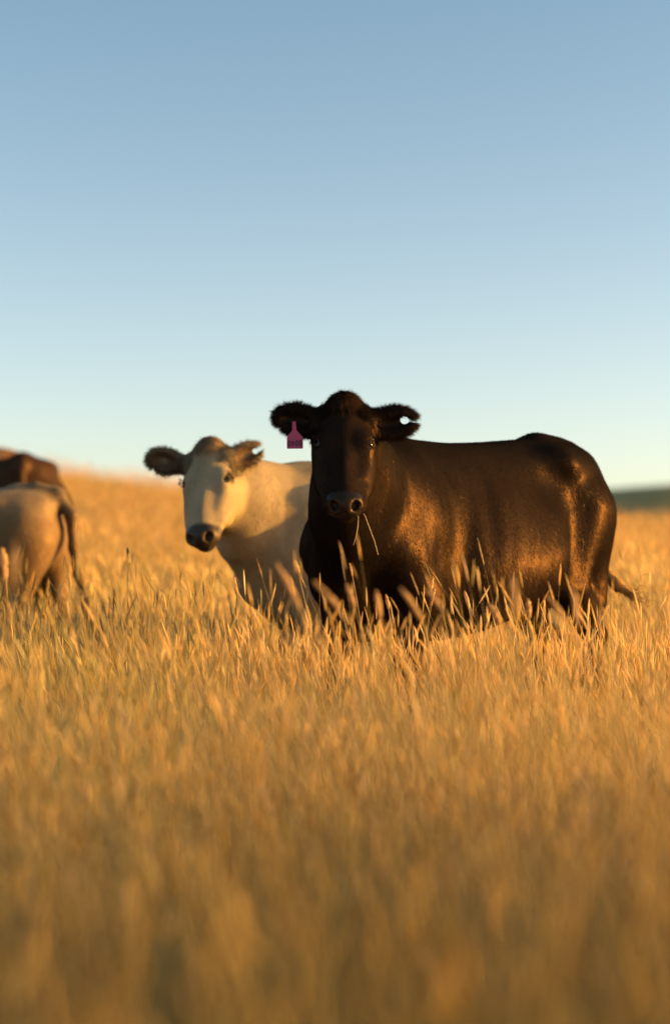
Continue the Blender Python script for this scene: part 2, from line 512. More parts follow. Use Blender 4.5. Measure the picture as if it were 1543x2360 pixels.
# ------------------------------------------------------------------ the cow
class Cow:
    """Body in local metres: +X towards the chest, +Y to its left, Z up from the ground. The head hangs on its own frame
    (u down the nose, v to its left, w out of the forehead)."""

    def __init__(self, name, label, loc, heading, scale=1.0):
        self.loc = np.array(loc, float); self.th = heading; self.s = scale
        c, s = math.cos(heading), math.sin(heading)
        self.R = np.array([[c, -s, 0], [s, c, 0], [0, 0, 1]])
        self.root = empty(name, loc, heading, scale)
        tag(self.root, label, 'cow')

    def loc_pt(self, w): return (np.asarray(w, float) - self.loc) @ self.R / self.s
    def loc_dir(self, w): return np.asarray(w, float) @ self.R

    def set_head(self, O, n, d, hs=1.0):
        """O: poll in world; n: world direction down the nose; d: rough world forehead normal"""
        n = unit(n); d = np.asarray(d, float); d = unit(d - (d @ n) * n); l = np.cross(d, n)
        self.H = np.stack([self.loc_dir(n), self.loc_dir(l), self.loc_dir(d)])
        self.O = self.loc_pt(O); self.hs = hs / self.s

    hs = 1.0
    tail_r = .040

    def hp(self, u, v, w): return self.O + self.hs * np.array([u, v, w]) @ self.H

    def head_coords(self, p): return (p - self.O) @ self.H.T / self.hs

    def trace(self, start, target):
        """first point of the hide on the way from start to target (both in body space)"""
        p = np.asarray(start, float).copy(); d = unit(np.asarray(target, float) - p)
        for _ in range(80):
            v = float(self.S.eval(p[None])[0])
            if v < .0006: break
            p = p + d * min(v, .05) * .7
        return p, d

    def build_solid(self, legs, tail, ears, belly=1.0, old=1.0):
        S = self.S = Solid()
        # barrel
        S.add(loft([-.84, -.80, -.70, -.58, -.45, -.30, -.12, .08, .28, .45, .58, .70, .77],
                   [1.06, 1.16, 1.25, 1.29, 1.31, 1.305, 1.295, 1.29, 1.30, 1.305, 1.26, 1.14, 1.0],
                   [.98, .88, .82, .78, .72, .62, .53, .48, .48, .51, .56, .64, .78],
                   [.04, .13, .215, .25, .285 , .335 * belly, .370 * belly, .365 * belly, .315, .255, .205, .145, .05],
                   exp=2.4, cf=.42,
                   skew_t=[.1, .15, .2, .22, .28, .34, .38, .40, .44, .5, .5, .4, .3],
                   skew_b=[.1, .1, .1, .12, .12, .10, .10, .10, .18, .28, .32, .3, .2]), .03)
        for sy in (1, -1):
            # hook (hip) and pin bones, thigh mass
            S.add(round_cone((-.45, .225 * sy, 1.195), (-.70, .11 * sy, 1.185), .048, .055), .16)
            S.add(ellipsoid((-.62, .155 * sy, .97), (.17, .150, .25)), .07)
            # low-slung flank in front of the thigh
            S.add(ellipsoid((-.17, .20 * sy, .79), (.26, .155, .19)), .10)
            # shoulder
            S.add(ellipsoid((.47, .152 * sy, .93), (.15, .10, .26)), .10)
            S.add(round_cone((.42, .09 * sy, 1.18), (.57, .185 * sy, .83), .06, .095), .08)
            L = legs
            dx, lift = L['hind_l'] if sy > 0 else L['hind_r']
            # hind leg: thigh - stifle - hock - fetlock - hoof
            st = np.array([-.47 + dx * .35, .205 * sy, .72]); hk = np.array([-.74 + dx, .20 * sy, .47])
            fe = np.array([-.67 + dx * 1.0, .20 * sy, .13]); hf = fe + np.array([.05, 0, -.10])
            S.add(round_cone((-.60, .16 * sy, 1.0), st, .165, .115), .045)
            S.add(round_cone((-.70, .14 * sy, .98), (-.72 + dx * .7, .18 * sy, .62), .12, .07), .07)
            S.add(round_cone(st, hk, .108, .050), .05)
            S.add(round_cone(hk, fe, .048, .040), .03)
            S.add(round_cone(fe, hf, .042, .052), .03)
            dx, lift = L['fore_l'] if sy > 0 else L['fore_r']
            el = np.array([.45 + dx * .3, .195 * sy, .66]); kn = np.array([.50 + dx, .175 * sy, .39])
            ff = np.array([.51 + dx, .19 * sy, .12]); fh = ff + np.array([.04, 0, -.09])
            S.add(round_cone((.60, .165 * sy, .85), el, .105, .09), .09)
            S.add(round_cone(el, kn, .088, .056), .07)
            S.add(round_cone(kn, ff, .052, .038), .03)
            S.add(round_cone(ff, fh, .040, .050), .03)
            # hollows: before the hook bone, between flank and thigh, behind the shoulder
            S.sub(ellipsoid((-.33, .305 * sy, 1.145), (.085, .060, .075)), .12)
            S.sub(round_cone((-.455, .350 * sy, 1.02), (-.445, .350 * sy, .74), .040, .030), .10)
            S.sub(round_cone((.26, .335 * sy, 1.12), (.30, .345 * sy, .72), .040, .035), .09)
        # tail head
        S.add(round_cone((-.55, 0, 1.265), (-.79, 0, 1.245), .06, .05), .08)
        # neck: crest, middle, throat
        hb = self.hp
        mid = lambda a, b, t: np.asarray(a) * (1 - t) + np.asarray(b) * t
        cr0 = np.array([.42, 0, 1.09]); cr1 = hb(.02, 0, -.115)
        th0 = np.array([.60, 0, .84]); th1 = hb(.20, 0, -.20)
        crm = mid(cr0, cr1, .5) + np.array([.03, 0, .0]); thm = mid(th0, th1, .5) + np.array([.04, 0, -.02])
        S.add(round_cone(cr0, crm, .135, .092), .12)
        S.add(round_cone(crm, cr1, .092, .078), .09)
        S.add(round_cone(mid(cr0, th0, .5), mid(crm, thm, .5), .225, .145), .12)
        S.add(round_cone(mid(crm, thm, .5), mid(cr1, th1, .45), .145, .100), .10)
        S.add(round_cone(th0, thm, .160, .100), .12)
        S.add(round_cone(thm, th1, .105, .065), .08)
        # dewlap and brisket
        S.add(round_cone(thm + np.array([.02, 0, -.05]), (.73, 0, .72), .060, .085), .12)
        S.add(round_cone((.73, 0, .72), (.58, 0, .58), .075, .09), .10)
        # tail
        for i in range(len(tail) - 1):
            r0 = self.tail_r * (1 - .55 * i / (len(tail) - 1)); r1 = self.tail_r * (1 - .55 * (i + 1) / (len(tail) - 1))
            S.add(round_cone(tail[i], tail[i + 1], r0, r1), .03)
        self.tail_pts = np.array(tail)
        # ---- head (built at unit size about the poll, then scaled)
        hs = self.hs; O = self.O
        raw = lambda u, v, w: O + np.array([u, v, w]) @ self.H

        def sc(prim):
            f, c, r = prim
            return (lambda p: hs * f((p - O) / hs + O)), O + (c - O) * hs, r * hs
        S.add(sc(loft([-.035, 0, .05, .11, .17, .22, .29, .36, .42, .47, .505, .53],
                   [-.05, -.012, .004, .008, .004, .0, .0, .0, -.002, -.010, -.028, -.050],
                   [-.13, -.17, -.20, -.235, -.255, -.262, -.240, -.200, -.160, -.140, -.128, -.105],
                   [.030, .062, .092, .112, .118, .117, .111, .101, .089, .082, .072, .045],
                   exp=[2.2, 2.2, 2.2, 2.2, 2.1, 1.95, 1.75, 1.7, 1.85, 2.1, 2.25, 2.25],
                   skew_t=[.2, .2, .14, .12, .14, .24, .34, .38, .34, .24, .18, .15],
                   skew_b=[.2, .2, .25, .3, .32, .34, .36, .36, .3, .2, .2, .2],
                   frame=self.H, origin=self.O)), .07)
        # poll peak
        S.add(sc(round_cone(raw(-.022, 0, -.035), raw(.03, 0, -.03), .026, .036)), .06)
        for sv in (1, -1):
            S.add(sc(round_cone(raw(-.005, .024 * sv, -.045), raw(.052, .092 * sv, -.056), .036, .037)), .05)
        for sv in (1, -1):
            S.add(sc(ellipsoid(raw(.185, .082 * sv, -.036), (.052, .036, .032), self.H)), .04)
            S.add(sc(ellipsoid(raw(.265, .086 * sv, -.130), (.115, .030, .070), self.H)), .07)
            S.add(sc(round_cone(raw(.225, .086 * sv, -.062), raw(.35, .070 * sv, -.060), .017, .013)), .03)
            S.add(sc(ellipsoid(raw(.488, .046 * sv, -.044), (.028, .027, .027), self.H)), .03)
            S.add(sc(round_cone(raw(.40, .070 * sv, -.085), raw(.485, .058 * sv, -.085), .024, .022)), .03)
        S.add(sc(ellipsoid(raw(.505, 0, -.045), (.030, .052, .040), self.H)), .035)
        S.add(sc(ellipsoid(raw(.490, 0, -.125), (.045, .045, .030), self.H)), .03)
        self.eye_pts = []
        for sv in (1, -1):
            # eye: found on the finished hide, looking out sideways and forward
            p, d = self.trace(self.hp(.200, .30 * sv, .13), self.hp(.200, .058 * sv, -.066))
            ax = unit(np.array([.75, -.55 * sv, .10]) @ self.H)
            ax = unit(ax - (ax @ d) * d); vv = np.cross(d, ax)
            self.eye_pts.append((sv, p, d, ax, vv))
        for sv, p, d, ax, vv in self.eye_pts:
            S.sub(ellipsoid(p, (.023 * hs, .017 * hs, .015 * hs), np.stack([ax, vv, d])), .010)
        for sv in (1, -1):
            # nostril: comma-shaped hollow
            p, d = self.trace(self.hp(.72, .052 * sv, .10), self.hp(.47, .041 * sv, -.060))
            a1 = unit(np.array([.55, -.42 * sv, -.75]) @ self.H); a1 = unit(a1 - (a1 @ d) * d); a2 = np.cross(d, a1)
            S.sub(ellipsoid(p + d * .006 * hs, (.0235 * hs, .0165 * hs, .030 * hs), np.stack([a1, a2, d])), .007)
            q, d2 = self.trace(self.hp(.72, .075 * sv, .10), self.hp(.465, .062 * sv, -.048))
            S.sub(round_cone(p, q, .009 * hs, .004 * hs), .008)
        # ears
        self.ear_info = []
        for sv, E in ((1, ears['l']), (-1, ears['r'])):
            base = self.hp(.062, .090 * sv, -.075)
            a = unit(np.asarray(E['axis'], float)); a = unit(self.loc_dir(a))
            fwd = self.loc_dir(unit(np.asarray(E['face'], float))); fwd = unit(fwd - (fwd @ a) * a)
            up = np.cross(fwd, a)
            if up[2] < 0: up = -up
            R = np.stack([a, up, fwd])
            ln = E.get('len', .20); hw = E.get('hw', .062)
            cen = base + a * (ln - .085)
            S.add(round_cone(base, base + a * (ln - .11), .036, .027), .035)
            ear = Solid()
            S.add(ellipsoid(cen, (.088, hw, .032), R), .03)
            S.sub(ellipsoid(cen + fwd * .026 + a * .004, (.064, hw * .70, .030), R), .012)
            for (da, du, r) in E.get('notch', []):
                c0 = cen + a * da + up * du
                S.sub(round_cone(c0 - fwd * .07, c0 + fwd * .07, r, r), .006)
            for q0, q1, r in E.get('cut', []):
                c0 = cen + a * q0[0] + up * q0[1]; c1 = cen + a * q1[0] + up * q1[1]
                for t in np.linspace(0, 1, 6):
                    cc = c0 * (1 - t) + c1 * t
                    S.sub(round_cone(cc - fwd * .07, cc + fwd * .07, r, r), .004)
            self.ear_info.append((cen, R, hw))
        return S

    def finish(self, h, mat, colour, detail=1.0, zmin=-0.02):
        S = self.S
        lo = np.array([-1.25, -.75, zmin]); hi = np.array([1.0, .75, 1.42])
        ex = [self.O, self.hp(.56, 0, 0)] + [c for c, _, _ in self.ear_info] + list(self.tail_pts)
        for p in ex:
            lo = np.minimum(lo, np.asarray(p) - .2); hi = np.maximum(hi, np.asarray(p) + .2)
        lo[2] = zmin
        v, q = S.mesh(lo, hi, h)
        nrm = S.normals(v)
        # soft relief: ribs, muscle and skin folds
        hc = self.head_coords(v)
        inhead = smooth(.05, -.12, np.linalg.norm(hc - np.array([.25, 0, -.1]), axis=1) - .36)
        x, y, z = v.T
        flank = smooth(.45, .6, z) * smooth(1.22, 1.05, z) * smooth(-.62, -.4, x) * smooth(.62, .45, x) * (1 - inhead)
        ribs = np.sin((x + .22 * (z - .9)) * 2 * math.pi / .092 + 2.2 * vnoise(v * 3, 11)) * .0009 * smooth(-.38, -.2, x) * smooth(.36, .2, x)
        n1 = (vnoise(v * np.array([7, 7, 3.0]), 21) - .5) * .027 + (vnoise(v * np.array([12, 12, 2.4]), 22) - .5) * .0045
        front = smooth(.35, .6, x) * (1 - inhead)
        fold = np.sin((x * .8 + y * .6) * 2 * math.pi / .07 + 7 * vnoise(v * np.array([4, 4, 2.]), 23)) * .0008 * (.3 + 1.2 * vnoise(v * 4, 24)) * front * smooth(.62, .8, z) * smooth(1.3, 1.15, z)
        mus = (vnoise(v * 5, 31) - .5) * .010 * (1 - inhead)
        dsp = detail * (flank * (ribs + n1) + fold + mus) + inhead * (vnoise(v * 22, 41) - .5) * .003
        hu, hv, hw_ = hc.T
        mouth = np.exp(-((hw_ + .100 + .35 * np.clip(.47 - hu, 0, 1)) / .0055) ** 2) * smooth(.385, .42, hu) * (hu < .62)
        dsp = dsp - .007 * mouth
        v = v + nrm * dsp[:, None]
        self.v, self.q = v, q
        self.nrm = S.normals(v) if False else nrm
        self.body = mesh_obj('body', v, q, mat, self.root)
        rgb, wet = colour(self, v, hc, inhead)
        self.rgb = rgb
        set_col(self.body, rgb); set_float(self.body, wet, 'wet')
        self.hc = hc; self.inhead = inhead; self.wet = wet
        nn = np.empty(len(v) * 3, np.float32)
        self.body.data.vertices.foreach_get('normal', nn)
        self.nrm = nn.reshape(-1, 3).astype(float)

    # ---- eyes
    def eyes(self, m_ball, m_lash, m_rim):
        hs = self.hs
        for sv, p, d, ax, vv in self.eye_pts:
            r = .0235 * hs
            c = p + d * (r + .0025 * hs)
            n, k = 24, 14
            th = np.linspace(0, 2 * math.pi, n, endpoint=False); ph = np.linspace(0, math.pi, k)
            T, P = np.meshgrid(th, ph)
            V = c + r * np.stack([np.sin(P) * np.cos(T), np.sin(P) * np.sin(T), np.cos(P)], -1).reshape(-1, 3)
            idx = np.arange(n * k).reshape(k, n)
            f = np.stack([idx[:-1], np.roll(idx[:-1], -1, 1), np.roll(idx[1:], -1, 1), idx[1:]], -1).reshape(-1, 4)
            eye = mesh_obj('eye', V, f, m_ball, self.root)
            # almond rim of the lids
            t = np.linspace(0, 2 * math.pi, 25)
            pts = p - d * .001 * hs + (np.cos(t)[:, None] * ax * .0200 + np.sin(t)[:, None] * vv * .0135) * hs + d * (np.abs(np.cos(t)) ** 2)[:, None] * .004 * hs
            tube_obj('eyelid', pts, np.full(25, .0022 * hs), m_rim, eye, 6)
            # lashes along the upper lid
            up = -ax if (-ax)[2] > ax[2] else ax
            vs, fs, ns = [], [], 0
            for i in range(34):
                a = random.uniform(-1.15, 1.15)
                root = p - d * .003 * hs + (math.cos(a) * up * .0235 + math.sin(a) * vv * .0165) * hs
                dd = unit(-d * .9 + up * random.uniform(.0, .35) + vv * math.sin(a) * .5 + np.array([0, 0, random.uniform(-.3, .05)]))
                L = random.uniform(.012, .022) * hs
                side = unit(np.cross(dd, up)) * .0011
                vs += [root - side, root + side, root + dd * L]
                fs.append((ns, ns + 1, ns + 2)); ns += 3
            mesh_obj('eyelashes', vs, np.array(fs), m_lash, self.root, smooth=False)

    # ---- coat: a great many short hairs lying along the body
    def fur(self, count, mat, length=.016, width=.0013, zmin=.22, lighten=1.0, tilt=.35, name='coat', jit=.17, vary=.6, clump=.45):
        v, q = self.v, self.q
        a = v[q[:, 0]]; b = v[q[:, 1]]; c = v[q[:, 2]]; d = v[q[:, 3]]
        ar = np.linalg.norm(np.cross(c - a, d - b), axis=1) * .5
        cen = (a + b + c + d) / 4
        w = ar * (cen[:, 2] > zmin)
        w = w * (1 + 2.0 * self.inhead[q[:, 0]])
        # ears carry long hair, ear rims most of all
        hc = self.head_coords(cen)
        earm = np.zeros(len(cen))
        for ec, R, hw in self.ear_info:
            qq = (cen - ec) @ R.T
            k = np.sqrt((qq[:, 0] / .10) ** 2 + (qq[:, 1] / hw) ** 2)
            earm = np.maximum(earm, smooth(.5, .95, k) * (np.abs(qq[:, 2]) < .05) * (k < 1.4))
        poll = smooth(.085, .03, np.linalg.norm(hc * np.array([1, .8, 1]) - np.array([.0, 0, -.0]), axis=1))
        w = w * (1 + 5 * earm + 5 * poll) * (1 - .97 * self.wet[q[:, 0]])
        fi = rng.choice(len(q), count, p=w / w.sum())
        r1 = rng.random((count, 1)); r2 = rng.random((count, 1))
        root = (a[fi] * (1 - r1) + b[fi] * r1) * (1 - r2) + (d[fi] * (1 - r1) + c[fi] * r1) * r2
        nr = self.nrm[q[fi, 0]]
        hcr = self.head_coords(root); ih = self.inhead[q[fi, 0]][:, None]
        # lie of the hair
        g_body = np.tile(np.array([-.55, 0, -.85]), (count, 1))
        gl = np.stack([np.full(count, .8), np.sign(hcr[:, 1]) * .35, np.full(count, -.2)], -1)
        g = g_body * (1 - ih) + (gl @ self.H) * ih
        em = earm[fi][:, None]; pm = poll[fi][:, None]
        near = np.zeros((count, 3))
        for ec, R, hw in self.ear_info:
            qq = (root - ec); m = np.linalg.norm(qq, axis=1) < .15
            near[m] = qq[m] / np.maximum(np.linalg.norm(qq[m], axis=1, keepdims=True), 1e-6)
        g = g * (1 - em) + near * em
        g = g + rng.normal(0, .22, (count, 3)) + pm * np.array([0, 0, .3])
        g = g - (g * nr).sum(1, keepdims=True) * nr
        g /= np.maximum(np.linalg.norm(g, axis=1, keepdims=True), 1e-6)
        ti = tilt * (.5 + rng.random((count, 1))) + .5 * em * rng.random((count, 1)) + .5 * pm * rng.random((count, 1))
        dirv = g + nr * ti
        dirv /= np.linalg.norm(dirv, axis=1, keepdims=True)
        ln = length * (.6 + .8 * rng.random((count, 1)))
        ln = ln * (1 - .45 * ih * (1 - em)) * (1 + 1.0 * em + 1.9 * pm)
        side = np.cross(dirv, nr); side /= np.maximum(np.linalg.norm(side, axis=1, keepdims=True), 1e-6)
        wd = width * (.7 + .6 * rng.random((count, 1))) * (1 + .2 * em)
        base = root - nr * .001
        tip = base + dirv * ln - nr * ln * .12 + np.array([0, 0, -1]) * ln * .08
        V = np.stack([base - side * wd * 1.25, base + side * wd * 1.25, tip], 1).reshape(-1, 3)
        T = np.arange(count * 3).reshape(-1, 3)
        o = mesh_obj(name, V, T, mat, self.root)
        rgb = self.rgb[q[fi, 0]] * (lighten * (1 - vary / 2 + vary * rng.random((count, 1))) * (.7 + .6 * vnoise(root * np.array([70, 70, 13.]), 303))[:, None])
        set_col(o, np.repeat(rgb, 3, 0))
        cl = vnoise(root * np.array([55, 55, 11.]), 301) - .5; cl2 = vnoise(root * np.array([120, 120, 24.]), 302) - .5
        sd = np.cross(g, nr)
        N = nr + sd * (cl * clump + cl2 * clump * .8)[:, None] + rng.normal(0, jit, (count, 3)); N /= np.linalg.norm(N, axis=1, keepdims=True)
        o.data.normals_split_custom_set_from_vertices(np.repeat(N, 3, 0).tolist())
        o['kind'] = 'stuff'
        return o


def tube_geo(pts, rad, n=6):
    pts = np.asarray(pts, float); K = len(pts)
    tan = np.gradient(pts, axis=0); tan /= np.maximum(np.linalg.norm(tan, axis=1, keepdims=True), 1e-9)
    ref = np.array([0, 0, 1.0]) if abs(tan[0, 2]) < .9 else np.array([1.0, 0, 0])
    V = []
    for i in range(K):
        s = unit(np.cross(tan[i], ref)); u = np.cross(s, tan[i]); ref = u if np.linalg.norm(u) > 0 else ref
        th = np.linspace(0, 2 * math.pi, n, endpoint=False)
        V.append(pts[i] + rad[i] * (np.cos(th)[:, None] * s + np.sin(th)[:, None] * u))
    V = np.concatenate(V)
    idx = np.arange(K * n).reshape(K, n)
    f = np.stack([idx[:-1], np.roll(idx[:-1], -1, 1), np.roll(idx[1:], -1, 1), idx[1:]], -1).reshape(-1, 4)
    return V, f


def tube_obj(name, pts, rad, mat, parent=None, n=6):
    V, f = tube_geo(pts, rad, n)
    return mesh_obj(name, V, f, mat, parent)


def switch(cow, base, d, n, length, mat, rgb, curl=.3, spread=.5, name='tail_switch', width=.0016, jitter=.012, roots=None):
    """the brush of long hair at the end of a tail"""
    vs, fs, cs, k = [], [], [], 0
    d = unit(d)
    for i in range(n):
        p = np.array(base) + rng.normal(0, jitter, 3) - d * random.uniform(0, length * .5)
        if roots is not None: p = np.array(roots[i % len(roots)])
        dd = unit(d + rng.normal(0, spread, 3) * .5)
        L = length * random.uniform(.5, 1.1)
        ax = rng.normal(0, 1, 3); ph = random.uniform(0, 6)
        w = width * random.uniform(.7, 1.5)
        c = np.array(rgb) * random.uniform(.6, 1.3)
        side = unit(np.cross(dd, rng.normal(0, 1, 3)))
        steps = 8
        for s in range(steps):
            t = s / (steps - 1)
            dd = unit(dd + curl * .5 * np.cross(dd, ax) * math.sin(ph + t * 5) + np.array([0, 0, -.12]))
            p = p + dd * L / steps
            ww = w * (1 - .8 * t)
            vs += [p - side * ww, p + side * ww]; cs += [c, c]
            if s: fs.append((k - 2, k - 1, k + 1, k))
            k += 2
    o = mesh_obj(name, vs, np.array(fs), mat, cow.root)
    set_col(o, cs)
    return o


# ------------------------------------------------------------------ coats
def col_black(cow, v, hc, ih):
    n = vnoise(v * 6, 51)[:, None]
    rgb = np.array([.0062, .0047, .0046]) * (.75 + .5 * n)
    rgb = rgb + np.array([.008, .0038, .0018]) * smooth(.5, 1.0, vnoise(v * np.array([3, 3, 2.]), 52))[:, None] * (1 - ih)[:, None]
    rgb = rgb + ih[:, None] * np.array([.005, .0022, .0009])
    u, vv, w = hc.T
    poll = smooth(.075, .02, np.sqrt((u - .01) ** 2 + (vv * .9) ** 2)) * (w > -.1)
    rgb = rgb + poll[:, None] * np.array([.022, .010, .005])
    tl = smooth(.09, .05, np.min(np.linalg.norm(v[:, None, :] - cow.tail_pts[None, 3:], axis=2), axis=1))
    rgb = rgb + tl[:, None] * np.array([.34, .18, .06])
    nose = smooth(.448, .470, u) * smooth(.074, .060, np.abs(vv)) * smooth(-.105, -.090, w)
    rgb = rgb * (1 - nose[:, None]) + nose[:, None] * np.array([.012, .010, .0095])
    return rgb, nose * .9


def col_cream(cow, v, hc, ih):
    n = vnoise(v * 6, 61)[:, None]; n2 = vnoise(v * np.array([14, 14, 5.]), 62)[:, None]
    rgb = np.array([.34, .24, .14]) * (.82 + .3 * n) * (.9 + .2 * n2)
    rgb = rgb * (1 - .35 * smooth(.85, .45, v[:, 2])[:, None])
    u, vv, w = hc.T
    nose = smooth(.438, .465, u + .06 * np.abs(vv)) * smooth(-.16, -.14, w)
    rgb = rgb * (1 - nose[:, None]) + nose[:, None] * np.array([.046, .029, .024])
    poll = smooth(.11, .03, np.sqrt((u - .02) ** 2 + (vv * .9) ** 2)) * (w > -.1)
    rgb = rgb * (1 - .16 * poll[:, None] * np.array([.6, 1.0, 1.3]))
    eye = smooth(.046, .026, np.sqrt((u - .172) ** 2 + (np.abs(vv) - .11) ** 2 + (w + .05) ** 2))
    rgb = rgb * (1 - .8 * eye[:, None])
    for ec, R, hw in cow.ear_info:
        q = (v - ec) @ R.T
        inn = smooth(1.0, .7, np.sqrt((q[:, 0] / .10) ** 2 + (q[:, 1] / hw) ** 2)) * smooth(-.012, .004, q[:, 2]) * (np.abs(q[:, 2]) < .06)
        rgb = rgb * (1 - inn[:, None]) + inn[:, None] * np.array([.11, .062, .036])
        rgb = rgb * (1 - .25 * smooth(.16, .10, np.linalg.norm(v - ec, axis=1))[:, None])
    return rgb, nose * .8


def col_tan(cow, v, hc, ih):
    n = vnoise(v * 5, 71)[:, None]
    rgb = np.array([.140, .076, .033]) * (.6 + .8 * n)
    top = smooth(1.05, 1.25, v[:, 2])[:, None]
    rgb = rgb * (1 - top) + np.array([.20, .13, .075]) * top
    t = np.min(np.linalg.norm(v[:, None, :] - cow.tail_pts[None], axis=2), axis=1)
    rgb = rgb * (1 - .42 * smooth(.14, .07, t)[:, None])
    return rgb, np.zeros(len(v))


def col_brown(cow, v, hc, ih):
    n = vnoise(v * 5, 81)[:, None]
    rgb = np.array([.034, .017, .011]) * (.75 + .5 * n)
    return rgb, np.zeros(len(v))


def col_russet(cow, v, hc, ih):
    n = vnoise(v * 5, 91)[:, None]
    return np.array([.22, .095, .04]) * (.75 + .5 * n), np.zeros(len(v))


# ================================================================== build
build_ground()
build_far_hill()

M_black = coat_material('black_hide', rough=.37, spec=.14, spec_tint=(1, .52, .26), lustre=.0125)
M_black_hair = hair_material('black_hair', rough=.37, spec=.14, spec_tint=(1, .52, .26), lustre=.0135)
M_cream = coat_material('cream_hide', rough=.6, spec_tint=(1, .75, .5), lustre=.02, bump=.3, streak=.18)
M_cream_hair = hair_material('cream_hair', rough=.6, spec_tint=(1, .75, .5), lustre=.02)
M_tan = coat_material('tan_hide', rough=.5, spec=.35, spec_tint=(1, .6, .25), lustre=.03, sheen=.15, streak=.3)
M_tan_hair = hair_material('tan_hair', rough=.55, spec=.35)
M_brown = coat_material('brown_hide', rough=.45, spec=.2, spec_tint=(1, .55, .25), lustre=.02)
M_eye = plain_material('eyeball', (.008, .005, .004), .12, 0)
add_lustre(M_eye.node_tree, M_eye.node_tree.nodes['Principled BSDF'], .03, .10, (1, .95, .9), broad=0.0)
M_lash = plain_material('lash_hair', (.012, .009, .008), .5, .4)
M_rim_dark = plain_material('eyelid_skin', (.03, .017, .011), .7, .12)
M_rim = plain_material('eyelid_skin_dark', (.04, .024, .018), .7, .12)

# ---------------------------------------------------------------- black cow
HB = math.atan2(-.742, -.67)
hb = np.array([math.cos(HB), math.sin(HB)])
sh = np.array([.165, 12.72]); org = sh - .5 * hb
black = Cow('black_cow', 'black cow with a pink ear tag staring at the camera', (org[0], org[1], -1.0), HB)
black.set_head((.036, 11.98, .422), (.0, -.60, -.80), (0.0, -.87, .5), .925)
tail_w = [(1.03, 13.66, .20), (1.10, 13.80, .05), (1.10, 13.82, -.12), (1.16, 13.78, -.24), (1.235, 13.72, -.320), (1.310, 13.68, -.372)]
black.tail_r = .040
tail_b = [black.loc_pt(p) for p in tail_w]
black.build_solid(dict(hind_l=(.04, 0), hind_r=(-.10, 0), fore_l=(.0, 0), fore_r=(.05, 0)), tail_b,
                  dict(l=dict(axis=(1, -.05, .10), face=(-.05, -1, -.1), len=.185, hw=.050, notch=[(.048, .004, .019)], cut=[((.048, .004), (.13, -.014), .0095)]),
                       r=dict(axis=(-1, -.05, .22), face=(.05, -1, -.1), len=.190, hw=.050, notch=[(.045, -.045, .008)], cut=[((.045, -.045), (.085, -.075), .008)])))
black.finish(.0075, M_black, col_black)
black.eyes(M_eye, M_lash, M_rim_dark)
black.fur(205000, M_black_hair, length=.017, width=.0009, tilt=.40, jit=.10, vary=.5, clump=.40)
switch(black, black.loc_pt(tail_w[-1]), black.loc_dir((.7, -.1, -.35)), 90, .14, M_black_hair, (.20, .11, .05), curl=1.0, spread=.8)
fl_roots = [black.trace(black.hp(u_, v_, .2), black.hp(u_ + .02, v_, -.1))[0] for u_, v_ in zip(rng.uniform(-.012, .055, 90), rng.normal(.004, .020, 90))]
switch(black, black.hp(.012, .004, .0), black.loc_dir((.10, -.55, -.80)), 330, .042, M_black_hair, (.034, .016, .008), curl=.03, spread=.45, name='forelock', width=.0010, roots=fl_roots)

# ---------------------------------------------------------------- cream cow
HC = math.atan2(-.02, -1)
hcv = np.array([math.cos(HC), math.sin(HC)])
shc = np.array([-.12, 14.72]); orgc = shc - .46 * hcv
cream = Cow('cream_cow', 'cream cow with dark muzzle and sunlit cheek behind the black cow', (orgc[0], orgc[1], float(ground_z(orgc[0], orgc[1])) - .02), HC, .955)
cream.set_head((-.585, 14.36, .308), (-.07, -.56, -.83), (-.30, -.85, .4), .955)
cream.build_solid(dict(hind_l=(.0, 0), hind_r=(.05, 0), fore_l=(.0, 0), fore_r=(.08, 0)),
                  [(-.80, 0, 1.18), (-.90, 0, 1.0), (-.92, .02, .75), (-.90, .02, .5)],
                  dict(l=dict(axis=(.9, .25, .42), face=(.15, -1, -.2), len=.175, hw=.050, notch=[(.055, -.005, .016)], cut=[((.055, -.005), (.12, .005), .014)]),
                       r=dict(axis=(-1, .0, .20), face=(-.1, -1, -.1), len=.232, hw=.055, notch=[(.0, .0, .006), (.035, -.05, .010)])))
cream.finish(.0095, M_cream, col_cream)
cream.eyes(M_eye, M_lash, M_rim)
cream.fur(95000, M_cream_hair, length=.017, width=.0011, vary=.25, clump=.22, jit=.14)
switch(cream, (-.90, .02, .45), (0, 0, -1), 60, .25, M_cream_hair, (.3, .2, .12))

# ---------------------------------------------------------------- tan yearling at the left edge
HT = math.atan2(.22, -.97)
htv = np.array([math.cos(HT), math.sin(HT)])
rt = np.array([-1.47, 17.0]); sc = .87
orgt = rt + .84 * sc * htv
tan = Cow('tan_cow', 'tan young cow walking out of view with its dark tail hanging', (orgt[0], orgt[1], float(ground_z(orgt[0], orgt[1])) - .02), HT, sc)
hx = orgt + htv * 1.15 * sc
tan.set_head((hx[0], hx[1], -.25), (htv[0] * .5, htv[1] * .5, -.86), (htv[0], htv[1], .5))
tail_t = [(-.66, 0, 1.30), (-.80, 0, 1.27), (-.885, .0, 1.14), (-.905, .02, .94), (-.935, .02, .76), (-.96, .02, .64)]
tan.tail_r = .046
tan.build_solid(dict(hind_l=(.16, 0), hind_r=(-.02, 0), fore_l=(.0, 0), fore_r=(.1, 0)), tail_t,
                dict(l=dict(axis=(0, -1, .1), face=(-1, 0, 0)), r=dict(axis=(0, 1, .1), face=(-1, 0, 0))))
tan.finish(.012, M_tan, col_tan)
tan.eyes(M_eye, M_lash, M_rim)
tan.fur(70000, M_tan_hair, length=.018, width=.0015)
switch(tan, tail_t[-1], (-.12, 0, -1), 220, .22, M_tan_hair, (.075, .038, .018), curl=.12, spread=.30, width=.0035, jitter=.016)

